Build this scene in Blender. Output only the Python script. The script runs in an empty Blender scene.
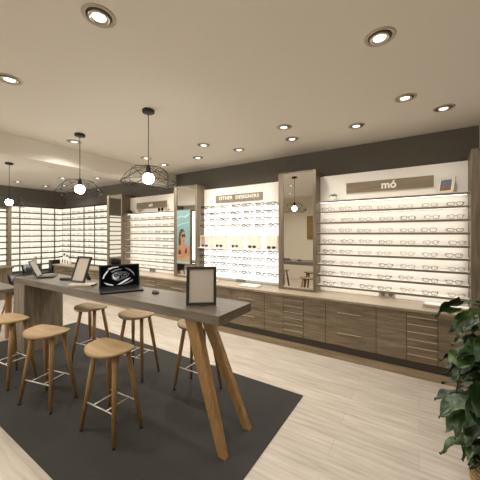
import bpy, math, random
from mathutils import Vector, Matrix
random.seed(7)
R = math.radians
sc = bpy.context.scene
C = sc.collection

# ------------------------------------------------------------------ camera
cam = bpy.data.cameras.new('camera')
cam.sensor_fit = 'HORIZONTAL'; cam.sensor_width = 36.0
cam.lens = 277.0 / 480.0 * 36.0
cam.shift_y = -6.0 / 480.0
cam.clip_start = 0.02
camo = bpy.data.objects.new('camera', cam); C.objects.link(camo)
camo.location = (0, 0, 1.5)
camo.rotation_euler = (R(90), 0, R(32.87))
sc.camera = camo

# ------------------------------------------------------------------ world, light levels, exposure
w = bpy.data.worlds.new('world'); sc.world = w; w.use_nodes = True
w.node_tree.nodes['Background'].inputs[0].default_value = (0.9, 0.85, 0.78, 1)
w.node_tree.nodes['Background'].inputs[1].default_value = 0.3
sc.view_settings.view_transform = 'Standard'
sc.view_settings.look = 'None'
sc.view_settings.gamma = 1.0
sc.view_settings.use_curve_mapping = False
sc.view_settings.exposure = 0.03
SPOT_W = 33.0        # each downlight
BULB_E = 36.0        # pendant bulbs
LED_E = 3.9         # shelf strips
BACK_E = 1.45         # backlit white display
CORNER_E = 1.15      # backlit corner displays
WARM = (1.0, 0.95, 0.88)
LWARM = (1.0, 0.95, 0.88)
def fill_light(name, loc, rot, sx, sy, e):
    l = bpy.data.lights.new(name, 'AREA'); l.shape = 'RECTANGLE'; l.size = sx; l.size_y = sy; l.energy = e; l.color = (1.0, 0.97, 0.93)
    o = bpy.data.objects.new(name, l); C.objects.link(o); o.location = loc; o.rotation_euler = rot
# soft fill lamps added along the unseen wall behind the viewpoint
fill_light('right_fill', (.6, -1.44, 1.35), (R(90), 0, 0), 3.2, 2.2, 9)
fill_light('left_fill', (-6.4, -1.44, 1.35), (R(90), 0, 0), 4.0, 2.2, 70)

# ------------------------------------------------------------------ materials
def new_mat(name):
    m = bpy.data.materials.new(name); m.use_nodes = True
    return m, m.node_tree, m.node_tree.nodes['Principled BSDF']
def srgb(r, g, b):
    f = lambda v: (v/255/12.92) if v/255 <= 0.04045 else ((v/255+0.055)/1.055)**2.4
    return (f(r), f(g), f(b), 1)
def plain(name, rgb, rough=0.5, metal=0.0, noise=0.0, nscale=20, bump=0.0, spec=0.5):
    m, nt, b = new_mat(name)
    col = srgb(*rgb)
    b.inputs['Base Color'].default_value = col
    b.inputs['Roughness'].default_value = rough
    b.inputs['Metallic'].default_value = metal
    b.inputs['Specular IOR Level'].default_value = spec
    tc = nt.nodes.new('ShaderNodeTexCoord')
    n = nt.nodes.new('ShaderNodeTexNoise'); n.inputs['Scale'].default_value = nscale; n.inputs['Detail'].default_value = 4
    nt.links.new(tc.outputs['Object'], n.inputs['Vector'])
    mx = nt.nodes.new('ShaderNodeMix'); mx.data_type = 'RGBA'
    k = 1 - noise
    mx.inputs[6].default_value = (col[0]*k, col[1]*k, col[2]*k, 1)
    mx.inputs[7].default_value = (min(1, col[0]*(1+noise)), min(1, col[1]*(1+noise)), min(1, col[2]*(1+noise)), 1)
    nt.links.new(n.outputs[0], mx.inputs[0]); nt.links.new(mx.outputs[2], b.inputs['Base Color'])
    if bump:
        bp = nt.nodes.new('ShaderNodeBump'); bp.inputs['Strength'].default_value = bump; bp.inputs['Distance'].default_value = 0.01
        nt.links.new(n.outputs[0], bp.inputs['Height']); nt.links.new(bp.outputs[0], b.inputs['Normal'])
    return m
def wood(name, dark, light, axis='X', rough=0.45, scale=3.0, stretch=14, spec=0.4):
    m, nt, b = new_mat(name)
    tc = nt.nodes.new('ShaderNodeTexCoord')
    mp = nt.nodes.new('ShaderNodeMapping')
    s = [stretch]*3; s['XYZ'.index(axis)] = 1.0
    mp.inputs['Scale'].default_value = s
    nt.links.new(tc.outputs['Object'], mp.inputs[0])
    n1 = nt.nodes.new('ShaderNodeTexNoise'); n1.inputs['Scale'].default_value = scale; n1.inputs['Detail'].default_value = 8; n1.inputs['Distortion'].default_value = 0.6
    n2 = nt.nodes.new('ShaderNodeTexNoise'); n2.inputs['Scale'].default_value = scale*5; n2.inputs['Detail'].default_value = 5
    nt.links.new(mp.outputs[0], n1.inputs['Vector']); nt.links.new(mp.outputs[0], n2.inputs['Vector'])
    ad = nt.nodes.new('ShaderNodeMath'); ad.operation = 'MULTIPLY_ADD'; ad.inputs[1].default_value = 0.35
    nt.links.new(n2.outputs[0], ad.inputs[0]); nt.links.new(n1.outputs[0], ad.inputs[2])
    rp = nt.nodes.new('ShaderNodeValToRGB')
    rp.color_ramp.elements[0].position = 0.45; rp.color_ramp.elements[0].color = srgb(*dark)
    rp.color_ramp.elements[1].position = 0.90; rp.color_ramp.elements[1].color = srgb(*light)
    nt.links.new(ad.outputs[0], rp.inputs[0]); nt.links.new(rp.outputs[0], b.inputs['Base Color'])
    b.inputs['Roughness'].default_value = rough
    b.inputs['Specular IOR Level'].default_value = spec
    return m
def emit(name, rgb, strength):
    m = bpy.data.materials.new(name); m.use_nodes = True; nt = m.node_tree; nt.nodes.clear()
    e = nt.nodes.new('ShaderNodeEmission'); o = nt.nodes.new('ShaderNodeOutputMaterial')
    e.inputs[0].default_value = (*rgb, 1); e.inputs[1].default_value = strength
    nt.links.new(e.outputs[0], o.inputs[0]); return m
def clear(name, tint, mix=0.12):
    m = bpy.data.materials.new(name); m.use_nodes = True; nt = m.node_tree; nt.nodes.clear()
    t = nt.nodes.new('ShaderNodeBsdfTransparent'); t.inputs[0].default_value = (*tint, 1)
    g = nt.nodes.new('ShaderNodeBsdfGlossy'); g.inputs[1].default_value = 0.05
    mx = nt.nodes.new('ShaderNodeMixShader'); mx.inputs[0].default_value = mix
    o = nt.nodes.new('ShaderNodeOutputMaterial')
    nt.links.new(t.outputs[0], mx.inputs[1]); nt.links.new(g.outputs[0], mx.inputs[2]); nt.links.new(mx.outputs[0], o.inputs[0])
    return m
def floor_mat():
    m, nt, b = new_mat('pale_plank_floor')
    tc = nt.nodes.new('ShaderNodeTexCoord')
    br = nt.nodes.new('ShaderNodeTexBrick')
    br.inputs['Color1'].default_value = srgb(200, 190, 177); br.inputs['Color2'].default_value = srgb(190, 180, 166)
    br.inputs['Mortar'].default_value = srgb(178, 167, 151)
    br.inputs['Scale'].default_value = 1.0; br.inputs['Brick Width'].default_value = 1.4; br.inputs['Row Height'].default_value = 0.19
    br.inputs['Mortar Size'].default_value = 0.002; br.offset = 0.37
    nt.links.new(tc.outputs['Object'], br.inputs['Vector'])
    mp = nt.nodes.new('ShaderNodeMapping'); mp.inputs['Scale'].default_value = (1.2, 14, 1)
    n = nt.nodes.new('ShaderNodeTexNoise'); n.inputs['Scale'].default_value = 2.2; n.inputs['Detail'].default_value = 7
    nt.links.new(tc.outputs['Object'], mp.inputs[0]); nt.links.new(mp.outputs[0], n.inputs['Vector'])
    rp = nt.nodes.new('ShaderNodeValToRGB')
    rp.color_ramp.elements[0].position = 0.3; rp.color_ramp.elements[0].color = (0.74, 0.72, 0.69, 1)
    rp.color_ramp.elements[1].position = 0.65; rp.color_ramp.elements[1].color = (1, 1, 1, 1)
    nt.links.new(n.outputs[0], rp.inputs[0])
    mx = nt.nodes.new('ShaderNodeMix'); mx.data_type = 'RGBA'; mx.blend_type = 'MULTIPLY'; mx.inputs[0].default_value = 1
    nt.links.new(br.outputs[0], mx.inputs[6]); nt.links.new(rp.outputs[0], mx.inputs[7]); nt.links.new(mx.outputs[2], b.inputs['Base Color'])
    b.inputs['Roughness'].default_value = 0.42; b.inputs['Specular IOR Level'].default_value = 0.45
    return m

M = dict(
    floor=floor_mat(),
    rug=plain('charcoal_carpet', (63, 61, 58), 0.95, noise=0.18, nscale=160, bump=0.3, spec=0.1),
    ceiling=plain('warm_white_ceiling', (230, 224, 214), 0.9, noise=0.01, spec=0.1),
    cream=plain('cream_wall_paint', (226, 218, 202), 0.85, noise=0.01, spec=0.1),
    charcoal=plain('charcoal_wall', (108, 103, 95), 0.8, noise=0.10, nscale=6, bump=0.05, spec=0.2),
    white=plain('white_laminate', (236, 231, 222), 0.45, noise=0.01),
    cab=wood('taupe_oak_laminate', (92, 81, 65), (152, 136, 112), 'X', 0.5, 2.2, 12),
    cabv=wood('taupe_oak_upright', (88, 78, 64), (136, 122, 102), 'Z', 0.5, 2.2, 12),
    wtop=wood('pale_taupe_worktop', (132, 118, 97), (170, 155, 132), 'X', 0.4, 2.0, 12),
    base=wood('light_oak_skirting', (128, 112, 88), (165, 147, 120), 'X', 0.5, 2.0, 12),
    toe=plain('dark_recess', (66, 60, 52), 0.7, noise=0.05),
    ttop=wood('grey_brown_tabletop', (80, 71, 60), (113, 102, 89), 'X', 0.36, 2.0, 12, 0.5),
    oak=wood('warm_oak', (122, 92, 54), (160, 126, 82), 'Z', 0.45, 4.0, 8),
    seat=wood('warm_oak_seat', (134, 108, 70), (164, 137, 97), 'X', 0.42, 3.0, 8),
    shelfedge=plain('taupe_shelf_edge', (116, 105, 88), 0.5),
    chrome=plain('brushed_steel', (205, 200, 192), 0.28, 1.0),
    steelw=plain('pale_steel_rod', (215, 210, 200), 0.35, 0.4),
    handle=plain('satin_handle', (205, 194, 172), 0.35, 0.5),
    black=plain('satin_black', (18, 17, 17), 0.4),
    blackm=plain('black_wire', (30, 28, 26), 0.5, 0.3),
    rubber=plain('black_rubber', (20, 19, 18), 0.8),
    mirror=plain('mirror_glass', (226, 224, 218), 0.0, 1.0),
    taupe=plain('taupe_card_glare', (184, 174, 160), 0.6, noise=0.02),  # taupe card colour lightened for the reflection on the frame glass
    sign=wood('taupe_sign_board', (120, 106, 86), (142, 127, 104), 'X', 0.5, 2.5, 12),
    letter=plain('white_letters', (240, 236, 226), 0.5),
    led=emit('led_strip_light', LWARM, LED_E),
    backlit=emit('backlit_white_acrylic', (1.0, 0.95, 0.86), BACK_E),
    cornerlit=emit('backlit_cream_acrylic', (1.0, 0.91, 0.74), CORNER_E),
    bulb=emit('frosted_bulb_glow', (1.0, 0.93, 0.82), BULB_E),
    lampface=emit('downlight_glow', (1.0, 0.96, 0.90), 5.0),
    trimring=plain('downlight_trim', (186, 176, 160), 0.4, 0.2),
    gap_shade=plain('downlight_gap_shade', (120, 108, 92), 0.5, 0.3),
    acrylic=clear('clear_acrylic', (0.97, 0.97, 0.96), 0.08),
    lens=clear('clear_lens', (0.96, 0.97, 0.97), 0.06),
    darklens=plain('dark_lens', (20, 16, 14), 0.1),
    fr_black=plain('black_eyewear', (28, 26, 26), 0.3),
    fr_grey=plain('grey_metal_eyewear', (112, 108, 104), 0.35, 0.5),
    fr_tort=plain('tortoise_eyewear', (72, 48, 32), 0.3, noise=0.5, nscale=90),
    fr_clear=plain('pale_eyewear', (168, 152, 134), 0.35, 0.3),
    cream_plastic=plain('cream_plastic', (206, 196, 176), 0.4),
    plate=plain('grey_metal_plate', (158, 152, 140), 0.5, 0.2), darkshelf=plain('dark_bronze_shelf', (74, 68, 58), 0.5), opal=None, leaf=None, stem=plain('green_stem', (70, 92, 40), 0.5),
    basket=wood('straw_basket', (126, 104, 66), (178, 152, 104), 'Z', 0.8, 18, 1),
    moss=plain('coir_pole', (88, 66, 42), 0.9, noise=0.3, nscale=60, bump=0.4),
    soil=plain('soil', (50, 40, 30), 0.95),
)
def leaf_mat():
    m, nt, b = new_mat('glossy_leaf')
    tc = nt.nodes.new('ShaderNodeTexCoord')
    n = nt.nodes.new('ShaderNodeTexNoise'); n.inputs['Scale'].default_value = 7; n.inputs['Detail'].default_value = 3
    nt.links.new(tc.outputs['Object'], n.inputs['Vector'])
    rp = nt.nodes.new('ShaderNodeValToRGB')
    e = rp.color_ramp.elements
    e[0].position = 0.35; e[0].color = srgb(26, 46, 22)
    e[1].position = 0.62; e[1].color = srgb(48, 76, 32)
    x = e.new(0.72); x.color = srgb(84, 106, 42)
    nt.links.new(n.outputs[0], rp.inputs[0]); nt.links.new(rp.outputs[0], b.inputs['Base Color'])
    b.inputs['Roughness'].default_value = 0.32
    return m
M['leaf'] = leaf_mat()
def opal():
    m, nt, b = new_mat('opal_acrylic')
    b.inputs['Base Color'].default_value = srgb(248, 243, 234); b.inputs['Roughness'].default_value = .3
    t = nt.nodes.new('ShaderNodeBsdfTranslucent'); t.inputs[0].default_value = srgb(255, 250, 242)
    mx = nt.nodes.new('ShaderNodeMixShader'); mx.inputs[0].default_value = .7
    nt.links.new(b.outputs[0], mx.inputs[1]); nt.links.new(t.outputs[0], mx.inputs[2]); nt.links.new(mx.outputs[0], nt.nodes['Material Output'].inputs[0])
    return m
M['opal'] = opal()
M['yleaf'] = plain('variegated_leaf', (176, 172, 50), 0.35, noise=0.3, nscale=20)

# ------------------------------------------------------------------ mesh builder
class MB:
    def __init__(s): s.v = []; s.f = []; s.m = []; s.smooth = []
    def add(s, vs, fs, mi=0, sm=False, mat=None):
        o = len(s.v)
        for p in vs:
            p = Vector(p)
            s.v.append(mat @ p if mat else p)
        for f in fs:
            s.f.append([i+o for i in f]); s.m.append(mi); s.smooth.append(sm)
        return s
    def box(s, x0, x1, y0, y1, z0, z1, mi=0, mat=None, bev=0.0):
        if bev > 0:
            b = bev
            ring = lambda z, i: [(x0+i+b, y0+i, z), (x1-i-b, y0+i, z), (x1-i, y0+i+b, z), (x1-i, y1-i-b, z), (x1-i-b, y1-i, z), (x0+i+b, y1-i, z), (x0+i, y1-i-b, z), (x0+i, y0+i+b, z)]
            vs = ring(z0, b*0.7)+ring(z0+b, 0)+ring(z1-b, 0)+ring(z1, b*0.7)
            fs = [list(range(7, -1, -1)), list(range(24, 32))]
            for k in range(3):
                for i in range(8):
                    j = (i+1) % 8
                    fs.append([k*8+i, k*8+j, k*8+8+j, k*8+8+i])
            return s.add(vs, fs, mi, False, mat)
        vs = [(x0, y0, z0), (x1, y0, z0), (x1, y1, z0), (x0, y1, z0), (x0, y0, z1), (x1, y0, z1), (x1, y1, z1), (x0, y1, z1)]
        fs = [[3, 2, 1, 0], [4, 5, 6, 7], [0, 1, 5, 4], [1, 2, 6, 5], [2, 3, 7, 6], [3, 0, 4, 7]]
        return s.add(vs, fs, mi, False, mat)
    def tube(s, pts, r, n=8, mi=0, closed=False, mat=None, caps=True):
        pts = [Vector(p) for p in pts]; N = len(pts)
        rr = r if isinstance(r, (list, tuple)) else [r]*N
        vs = []; fs = []
        for i, p in enumerate(pts):
            if closed: d = pts[(i+1) % N]-pts[i-1]
            else: d = pts[min(i+1, N-1)]-pts[max(i-1, 0)]
            if d.length < 1e-9: d = Vector((0, 0, 1))
            d.normalize()
            up = Vector((0, 0, 1)) if abs(d.z) < 0.95 else Vector((1, 0, 0))
            a = d.cross(up).normalized(); b = d.cross(a).normalized()
            for k in range(n):
                t = 2*math.pi*k/n
                vs.append(p+a*math.cos(t)*rr[i]+b*math.sin(t)*rr[i])
        for i in range(N if closed else N-1):
            j = (i+1) % N
            for k in range(n):
                l = (k+1) % n
                fs.append([i*n+k, i*n+l, j*n+l, j*n+k])
        if not closed and caps:
            fs.append(list(range(n-1, -1, -1))); fs.append([(N-1)*n+k for k in range(n)])
        return s.add(vs, fs, mi, True, mat)
    def lathe(s, prof, n=24, mi=0, mat=None, sm=True):
        vs = []; fs = []
        for r, z in prof:
            for k in range(n):
                t = 2*math.pi*k/n; vs.append((r*math.cos(t), r*math.sin(t), z))
        for i in range(len(prof)-1):
            for k in range(n):
                l = (k+1) % n
                fs.append([i*n+k, i*n+l, (i+1)*n+l, (i+1)*n+k])
        if prof[0][0] > 1e-5: fs.append(list(range(n-1, -1, -1)))
        if prof[-1][0] > 1e-5: fs.append([(len(prof)-1)*n+k for k in range(n)])
        return s.add(vs, fs, mi, sm, mat)
    def poly(s, pts, mi=0, mat=None, flip=False):
        idx = list(range(len(pts)))
        return s.add(pts, [idx[::-1] if flip else idx], mi, False, mat)
    def prism(s, out, z0, z1, mi=0, mat=None, sm=False):
        n = len(out)
        vs = [(x, y, z0) for x, y in out]+[(x, y, z1) for x, y in out]
        fs = [list(range(n-1, -1, -1)), list(range(n, 2*n))]+[[i, (i+1) % n, n+(i+1) % n, n+i] for i in range(n)]
        return s.add(vs, fs, mi, sm, mat)
    def build(s, name, mats, parent=None, loc=None, rot=None):
        me = bpy.data.meshes.new(name)
        me.from_pydata([tuple(p) for p in s.v], [], s.f)
        for m in (mats if isinstance(mats, (list, tuple)) else [mats]): me.materials.append(m)
        for p, mi, sm in zip(me.polygons, s.m, s.smooth): p.material_index = mi; p.use_smooth = sm
        me.update()
        o = bpy.data.objects.new(name, me); C.objects.link(o)
        if parent: o.parent = parent
        if loc: o.location = loc
        if rot: o.rotation_euler = rot
        return o
def empty(name, label, cat, loc=(0, 0, 0), rz=0.0, group=None):
    o = bpy.data.objects.new(name, None); C.objects.link(o); o.empty_display_size = 0.1
    o.location = loc; o.rotation_euler = (0, 0, rz)
    return tag(o, label, cat, group)
def tag(o, label, cat, group=None):
    o['label'] = label; o['category'] = cat
    if group: o['group'] = group
    return o
def struct(o): o['kind'] = 'structure'; return o
def copy_tree(o, parent=None):
    c = o.copy(); C.objects.link(c); c.parent = parent
    for ch in list(o.children): copy_tree(ch, c)
    return c
def text_mesh(name, body, size, mat, parent, loc, rot, offset=0.0, extrude=0.004, spacing=1.0, width=None):
    cu = bpy.data.curves.new(name, 'FONT'); cu.body = body; cu.size = size; cu.extrude = extrude
    cu.offset = offset; cu.align_x = 'CENTER'; cu.align_y = 'CENTER'; cu.space_character = spacing
    tmp = bpy.data.objects.new(name, cu); C.objects.link(tmp)
    bpy.context.view_layer.update()
    dg = bpy.context.evaluated_depsgraph_get()
    me = bpy.data.meshes.new_from_object(tmp.evaluated_get(dg)); me.name = name
    bpy.data.objects.remove(tmp)
    me.materials.clear(); me.materials.append(mat)
    o = bpy.data.objects.new(name, me); C.objects.link(o)
    o.parent = parent; o.location = loc; o.rotation_euler = rot
    if width:
        xs = [v.co.x for v in me.vertices]; k = width/(max(xs)-min(xs)); o.scale = (k, 1, 1) if k < 3 else (1, 1, 1)
    return o
ORD = ['first', 'second', 'third', 'fourth', 'fifth', 'sixth', 'seventh', 'eighth', 'ninth', 'tenth', 'eleventh', 'twelfth']

# ------------------------------------------------------------------ room shell
XL, XR, YB, YW, H = -8.6, 2.4, -1.5, 4.0, 2.7
struct(MB().box(XL-.1, XR+.1, YB-.1, YW+.1, -.1, 0).build('floor', M['floor']))
struct(MB().box(XL-.1, XR+.1, YB-.1, YW+.1, H, H+.1).build('ceiling', M['ceiling']))
struct(MB().box(XL-.1, .56, YW, YW+.1, 0, H).build('wall_back', M['charcoal']))
struct(MB().box(.56, XR+.1, YW, YW+.1, 0, H).build('wall_back_end', M['cream']))
struct(MB().box(XL-.1, XL, YB-.1, YW, 0, H).build('wall_left', M['charcoal']))
struct(MB().box(XR, XR+.1, YB-.1, YW, 0, H).build('wall_right', M['cream']))
struct(MB().box(XL, XR, YB-.1, YB, 0, H).build('wall_front', M['cream']))
struct(MB().box(-4.40, -4.12, YB, YW, 2.45, H).build('trim_1', M['ceiling']))       # dropped beam across the ceiling
for k, (x0, x1) in enumerate(((-1.0, 2.2), (-8.4, -4.4))):  # unseen window bars on the solid wall, added to go with the fill lamps
    m = MB(); m.box(x0, x1, YB+.0, YB+.04, .2, .25).box(x0, x1, YB, YB+.04, 2.45, 2.5)
    for q in range(4): m.box(x0+(x1-x0-.05)*q/3, x0+(x1-x0-.05)*q/3+.05, YB, YB+.04, .25, 2.45)
    struct(m.build(f'added_window_{k+1}', M['black']))
rug = MB().box(-4.88, -.9, .80, 2.47, .0, .006).build('carpet', M['rug'])
tag(rug, 'flat dark charcoal carpet under the long high table and stools', 'carpet')

# ------------------------------------------------------------------ base cabinets
YC = 3.43
def handle(parent, x0, x1, z, y=YC-.02):
    m = MB().box(x0, x1, y-.012, y-.004, z-.004, z+.004)
    m.box(x0+.01, x0+.018, y-.006, y+.001, z-.003, z+.003); m.box(x1-.018, x1-.01, y-.006, y+.001, z-.003, z+.003)
    return m.build('handle', M['handle'], parent)
def cab_front(name, x0, x1, z0, z1, parent):
    return MB().box(x0+.002, x1-.002, YC-.02, YC-.001, z0+.002, z1-.002, bev=.0015).build(name, M['cab'], parent)
def cabinet_wide(x0, x1, label):
    c = empty('drawer_cabinet', label, 'cabinet', (0, 0, 0), 0, 'base cabinets along the long wall')
    MB().box(x0+.001, x1-.001, YC, YW-.001, .17, .69).build('carcass', M['cab'], c)
    d0 = x0+(x1-x0)*.345; d1 = d0+.27
    cab_front('door', x0, d0, .17, .685, c); cab_front('door', d1, x1, .17, .685, c)
    for k in range(6):
        z = .605-.0785*k
        z0 = z-.047 if k < 5 else .17
        z1 = z+.0315 if k else .685
        d = cab_front('drawer', d0, d1, z0, z1, c)
        handle(d, d0+.005, d1-.005, z+.0295 if k else .635)
    return c
def cabinet_two(x0, x1, label):
    c = empty('drawer_cabinet', label, 'cabinet', (0, 0, 0), 0, 'base cabinets along the long wall')
    MB().box(x0+.001, x1-.001, YC, YW-.001, .17, .69).build('carcass', M['cab'], c)
    xm = (x0+x1)/2-.01
    for z0, z1, hz in ((.43, .685, .565), (.17, .43, .325)):
        d = cab_front('drawer', x0, x1, z0, z1, c)
        handle(d, xm-.13, xm+.13, hz)
    return c
x = .44
names_w = ['wood base cabinet with six slim drawers, directly beside the green plant', 'wood base cabinet with six slim drawers under the mirror at centre',
           'wood base cabinet with six slim drawers, behind the framed card end of table', 'wood base cabinet with six slim drawers, behind the black laptop screen',
           'wood base cabinet with six slim drawers, behind the tilted frame', 'wood base cabinet with six slim drawers at the far corner']
names_t = ['two-drawer wood cabinet with long handles below the near wall sockets', 'two-drawer wood cabinet below the white backlit eyewear display',
           'two-drawer wood cabinet below the beach poster mirror', 'two-drawer wood cabinet below the far display with small sign',
           'two-drawer wood cabinet below the far narrow mirror', 'two-drawer wood cabinet below the corner display']
i = 0
while x > -8.0 and i < 6:
    cabinet_wide(x-.84, x, names_w[i]); x -= .84
    if x-.56 > -8.5: cabinet_two(x-.56, x, names_t[i]); x -= .56
    i += 1
XE = x
wt = MB().box(XE-.02, 1.5, YC-.05, YW-.001, .69, .72, bev=.003).build('worktop', M['wtop'])
tag(wt, 'long pale taupe wooden worktop running over the wall cabinets', 'worktop')
MBx = MB().box(.44, 1.5, YC, YW-.001, .17, .69).build('end_cabinet', M['cab'])
tag(MBx, 'plain wood end cabinet hidden behind the plant', 'cabinet')
struct(MB().box(XE, 1.5, YC+.015, YW-.001, .08, .17).build('trim_2', M['toe']))
struct(MB().box(XE, 1.5, YC-.005, YW-.001, 0, .08).build('baseboard_back', M['base']))

# ------------------------------------------------------------------ mirror columns
def mirror_column(x0, x1, label, zt=2.36, z0=.72):
    yf = 3.63
    c = empty('mirror_column', label, 'mirror', (0, 0, 0), 0, 'tall mirror columns between the displays')
    m = MB().box(x0, x1, yf+.02, YW-.001, z0, zt); m.build('column_box', M['cabv'], c)
    s = .075
    f = MB()
    f.box(x0, x0+s, yf, yf+.02, z0, zt); f.box(x1-s*.5, x1, yf, yf+.02, z0, zt)
    f.box(x0+s, x1-s*.5, yf, yf+.02, zt-.012, zt); f.box(x0+s, x1-s*.5, yf, yf+.02, z0, z0+.03)
    f.build('mirror_frame', M['cabv'], c)
    MB().box(x0+s, x1-s*.5, yf+.010, yf+.0199, z0+.03, zt-.012).build('mirror_glass', M['mirror'], c)
    return c
COL = [(-5.93, -5.37), (-3.80, -3.24), (-1.69, -1.15), (.445, 1.0)]
mirror_column(*COL[0], 'narrow far mirror column reflecting the corner shelves')
mirror_column(*COL[1], 'tall mirror column behind the beach poster')
mirror_column(*COL[2], 'tall clear mirror column reflecting the table and stools')
mirror_column(*COL[3], 'dark wood mirror column at the near end, above the plant')

# ------------------------------------------------------------------ eyewear
def rim_outline(style, w, h, n=14):
    pts = []
    for k in range(n):
        t = 2*math.pi*k/n; c_, s_ = math.cos(t), math.sin(t)
        e = {'rect': .55, 'round': 1.0, 'cat': .7}[style]
        x_ = math.copysign(abs(c_)**e, c_)*w/2; z_ = math.copysign(abs(s_)**e, s_)*h/2
        if style == 'cat' and s_ > 0: x_ *= 1.1
        pts.append((x_, z_))
    return pts
def glasses_meshes(style, fmat, lmat, r=.0021, simple=False):
    """origin: bottom centre; front rims face -Y, temples run back (+Y)"""
    w_, h_ = {'rect': (.056, .036), 'round': (.050, .046), 'cat': (.058, .042)}[style]
    n = 10 if simple else 14
    zc = h_/2+.004
    front = MB(); lens = []; temples = []
    for sx in (-1, 1):
        cx_ = sx*(w_/2+.011)
        out = rim_outline(style, w_, h_, n)
        pts = [(cx_+sx*px_, 0, zc+pz_) for px_, pz_ in out]
        front.tube(pts, r, 4 if simple else 6, closed=True)
        front.tube([(sx*(w_+.011), 0, zc+h_*.28), (sx*.071, .003, zc+h_*.3)], r*1.5, 4)
        L = MB().add(pts, [list(range(len(pts)))]); lens.append(L)
        T = MB().tube([(sx*.071, .003, zc+h_*.3), (sx*.070, .06, zc+h_*.28), (sx*.068, .10, zc+h_*.12), (sx*.067, .12, zc-h_*.25)], [r*1.5, r, r, r*1.3], 4)
        temples.append(T)
    front.tube([(-.012, 0, zc+h_*.15), (0, -.003, zc+h_*.26), (.012, 0, zc+h_*.15)], r, 4)
    return front, lens, temples
def make_glasses(kind, label, group, style, fm, lm, simple=False, r=.0021):
    front, lens, temples = glasses_meshes(style, fm, lm, r, simple)
    if simple:
        for T in temples: front.add(T.v, T.f, 0, True)
        if lm is not None and lm is M['darklens']:
            for L in lens: front.add(L.v, L.f, 1)
        o = front.build(kind, [fm, lm or fm])
        return tag(o, label, 'glasses', group)
    o = empty(kind, label, 'glasses', (0, 0, 0), 0, group)
    front.build('rim', fm, o)
    for L in lens: L.build('lens', lm, o)
    for T in temples: T.build('temple', fm, o)
    return o
STYLES = [('rect', 'fr_black', 'black rectangular'), ('round', 'fr_grey', 'thin grey round'), ('rect', 'fr_grey', 'thin grey rectangular'),
          ('cat', 'fr_tort', 'brown tortoise'), ('rect', 'fr_clear', 'pale thin-rimmed'), ('cat', 'fr_black', 'black wide'), ('round', 'fr_clear', 'pale round')]
class Bank:
    def __init__(s, simple, group, k=1.0): s.simple = simple; s.group = group; s.proto = {}; s.k = k
    def put(s, si, loc, rz, where, kind='eyeglasses', lm=None):
        st, fm, desc = STYLES[si % len(STYLES)]
        key = (si % len(STYLES), lm)
        lab = f'{desc} {"sunglasses" if lm else "eyeglasses"}, {where}'
        if key not in s.proto:
            o = make_glasses(kind, lab, s.group, st, M[fm], M[lm or 'lens'], s.simple, (.0021 if fm != 'fr_black' else .0027)*s.k)
            s.proto[key] = o
        else:
            src = s.proto[key]
            o = src.copy(); C.objects.link(o)
            for ch in src.children:
                c = ch.copy(); C.objects.link(c); c.parent = o
            o['label'] = lab
        o.location = loc; o.rotation_euler = (0, 0, rz)
        return o

# ------------------------------------------------------------------ shelf displays
SZ = [1.94, 1.80, 1.66, 1.52, 1.38, 1.245, 1.105, .965, .825]
def shelf_display(x0, x1, label, sign, sign_x, sign_body, sign_size, led=True, sox=None):
    c = empty('shelf_display', label, 'shelf unit', (0, 0, 0))
    MB().box(x0+.002, x1-.002, 3.83, YW-.001, .722, 2.29).build('back_panel', M['white'], c)
    for z in SZ:
        m = MB().box(x0+.003, x1-.003, 3.694, 3.829, z-.018, z)
        m.box(x0+.003, x1-.003, 3.688, 3.694, z-.026, z-.004, 1)
        s = m.build('shelf', [M['white'], M['shelfedge']], c)
        MB().box(x0+.02, x1-.02, 3.735, 3.795, z-.0205, z-.018).build('light_strip', M['led'], s)
    b = MB().box(sign_x[0], sign_x[1], 3.812, 3.829, 2.035, 2.165).build('sign_board', M['sign'], c)
    text_mesh('lettering', sign_body, sign_size, M['letter'], b, (sign_x[2], 3.810, 2.10), (R(90), 0, 0), offset=.0045)
    if sox:
        sk = MB().box(sox-.09, sox+.09, 3.820, 3.829, .728, .800, bev=.002)
        sk.build('socket_plate', M['plate'], c)
        so = MB()
        for dx in (-.043, .043):
            so.lathe([(.024, 0), (.026, .002), (.022, .003), (.02, -.001)], 16, mat=Matrix.Translation((sox+dx, 3.819, .764)) @ Matrix.Rotation(R(90), 4, 'X'))
        so.build('socket_ring', M['darkshelf'], c)
    return c
shelf_display(-1.15, .445, 'white wall shelf display under the wide sign, nearest the plant', None, (-.80, .14, -.31), 'm\u00f3', .125, sox=-.33)
shelf_display(-5.37, -3.80, 'white wall shelf display with small sign, beyond the poster mirror', None, (-5.12, -4.19, -4.66), 'm\u00f3', .09, sox=-4.62)
nb = Bank(False, 'eyeglasses on the near wall shelves')
order = [4, 1, 2, 4, 1, 0, 6]
for r_, z in enumerate(SZ[1:]):
    for k in range(7):
        xx = -1.02+k*.224+(.012 if r_ % 2 else 0)+random.uniform(-.012, .012)
        si = random.choice([0, 2, 1, 4, 2, 5, 4, 6, 1]) if k < 5 else random.choice([0, 2, 3, 5, 1])
        if r_ >= 5 and k in (0, 3, 5): si = 0
        nb.put(si, (xx, 3.715, z+.0005), random.uniform(-.05, .05), f'{ORD[k]} from left, {ORD[r_]} shelf down, near display')
fb = Bank(True, 'eyeglasses on the far wall shelves', 1.3)
for r_, z in enumerate(SZ[1:]):
    for k in range(7):
        xx = -5.22+k*.22+random.uniform(-.012, .012)
        si = random.choice([4, 6, 1]) if k < 4 else random.choice([0, 2, 5, 3])
        fb.put(si, (xx, 3.715, z+.0005), 0, f'{ORD[k]} from left, {ORD[r_]} shelf down, far display')

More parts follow.
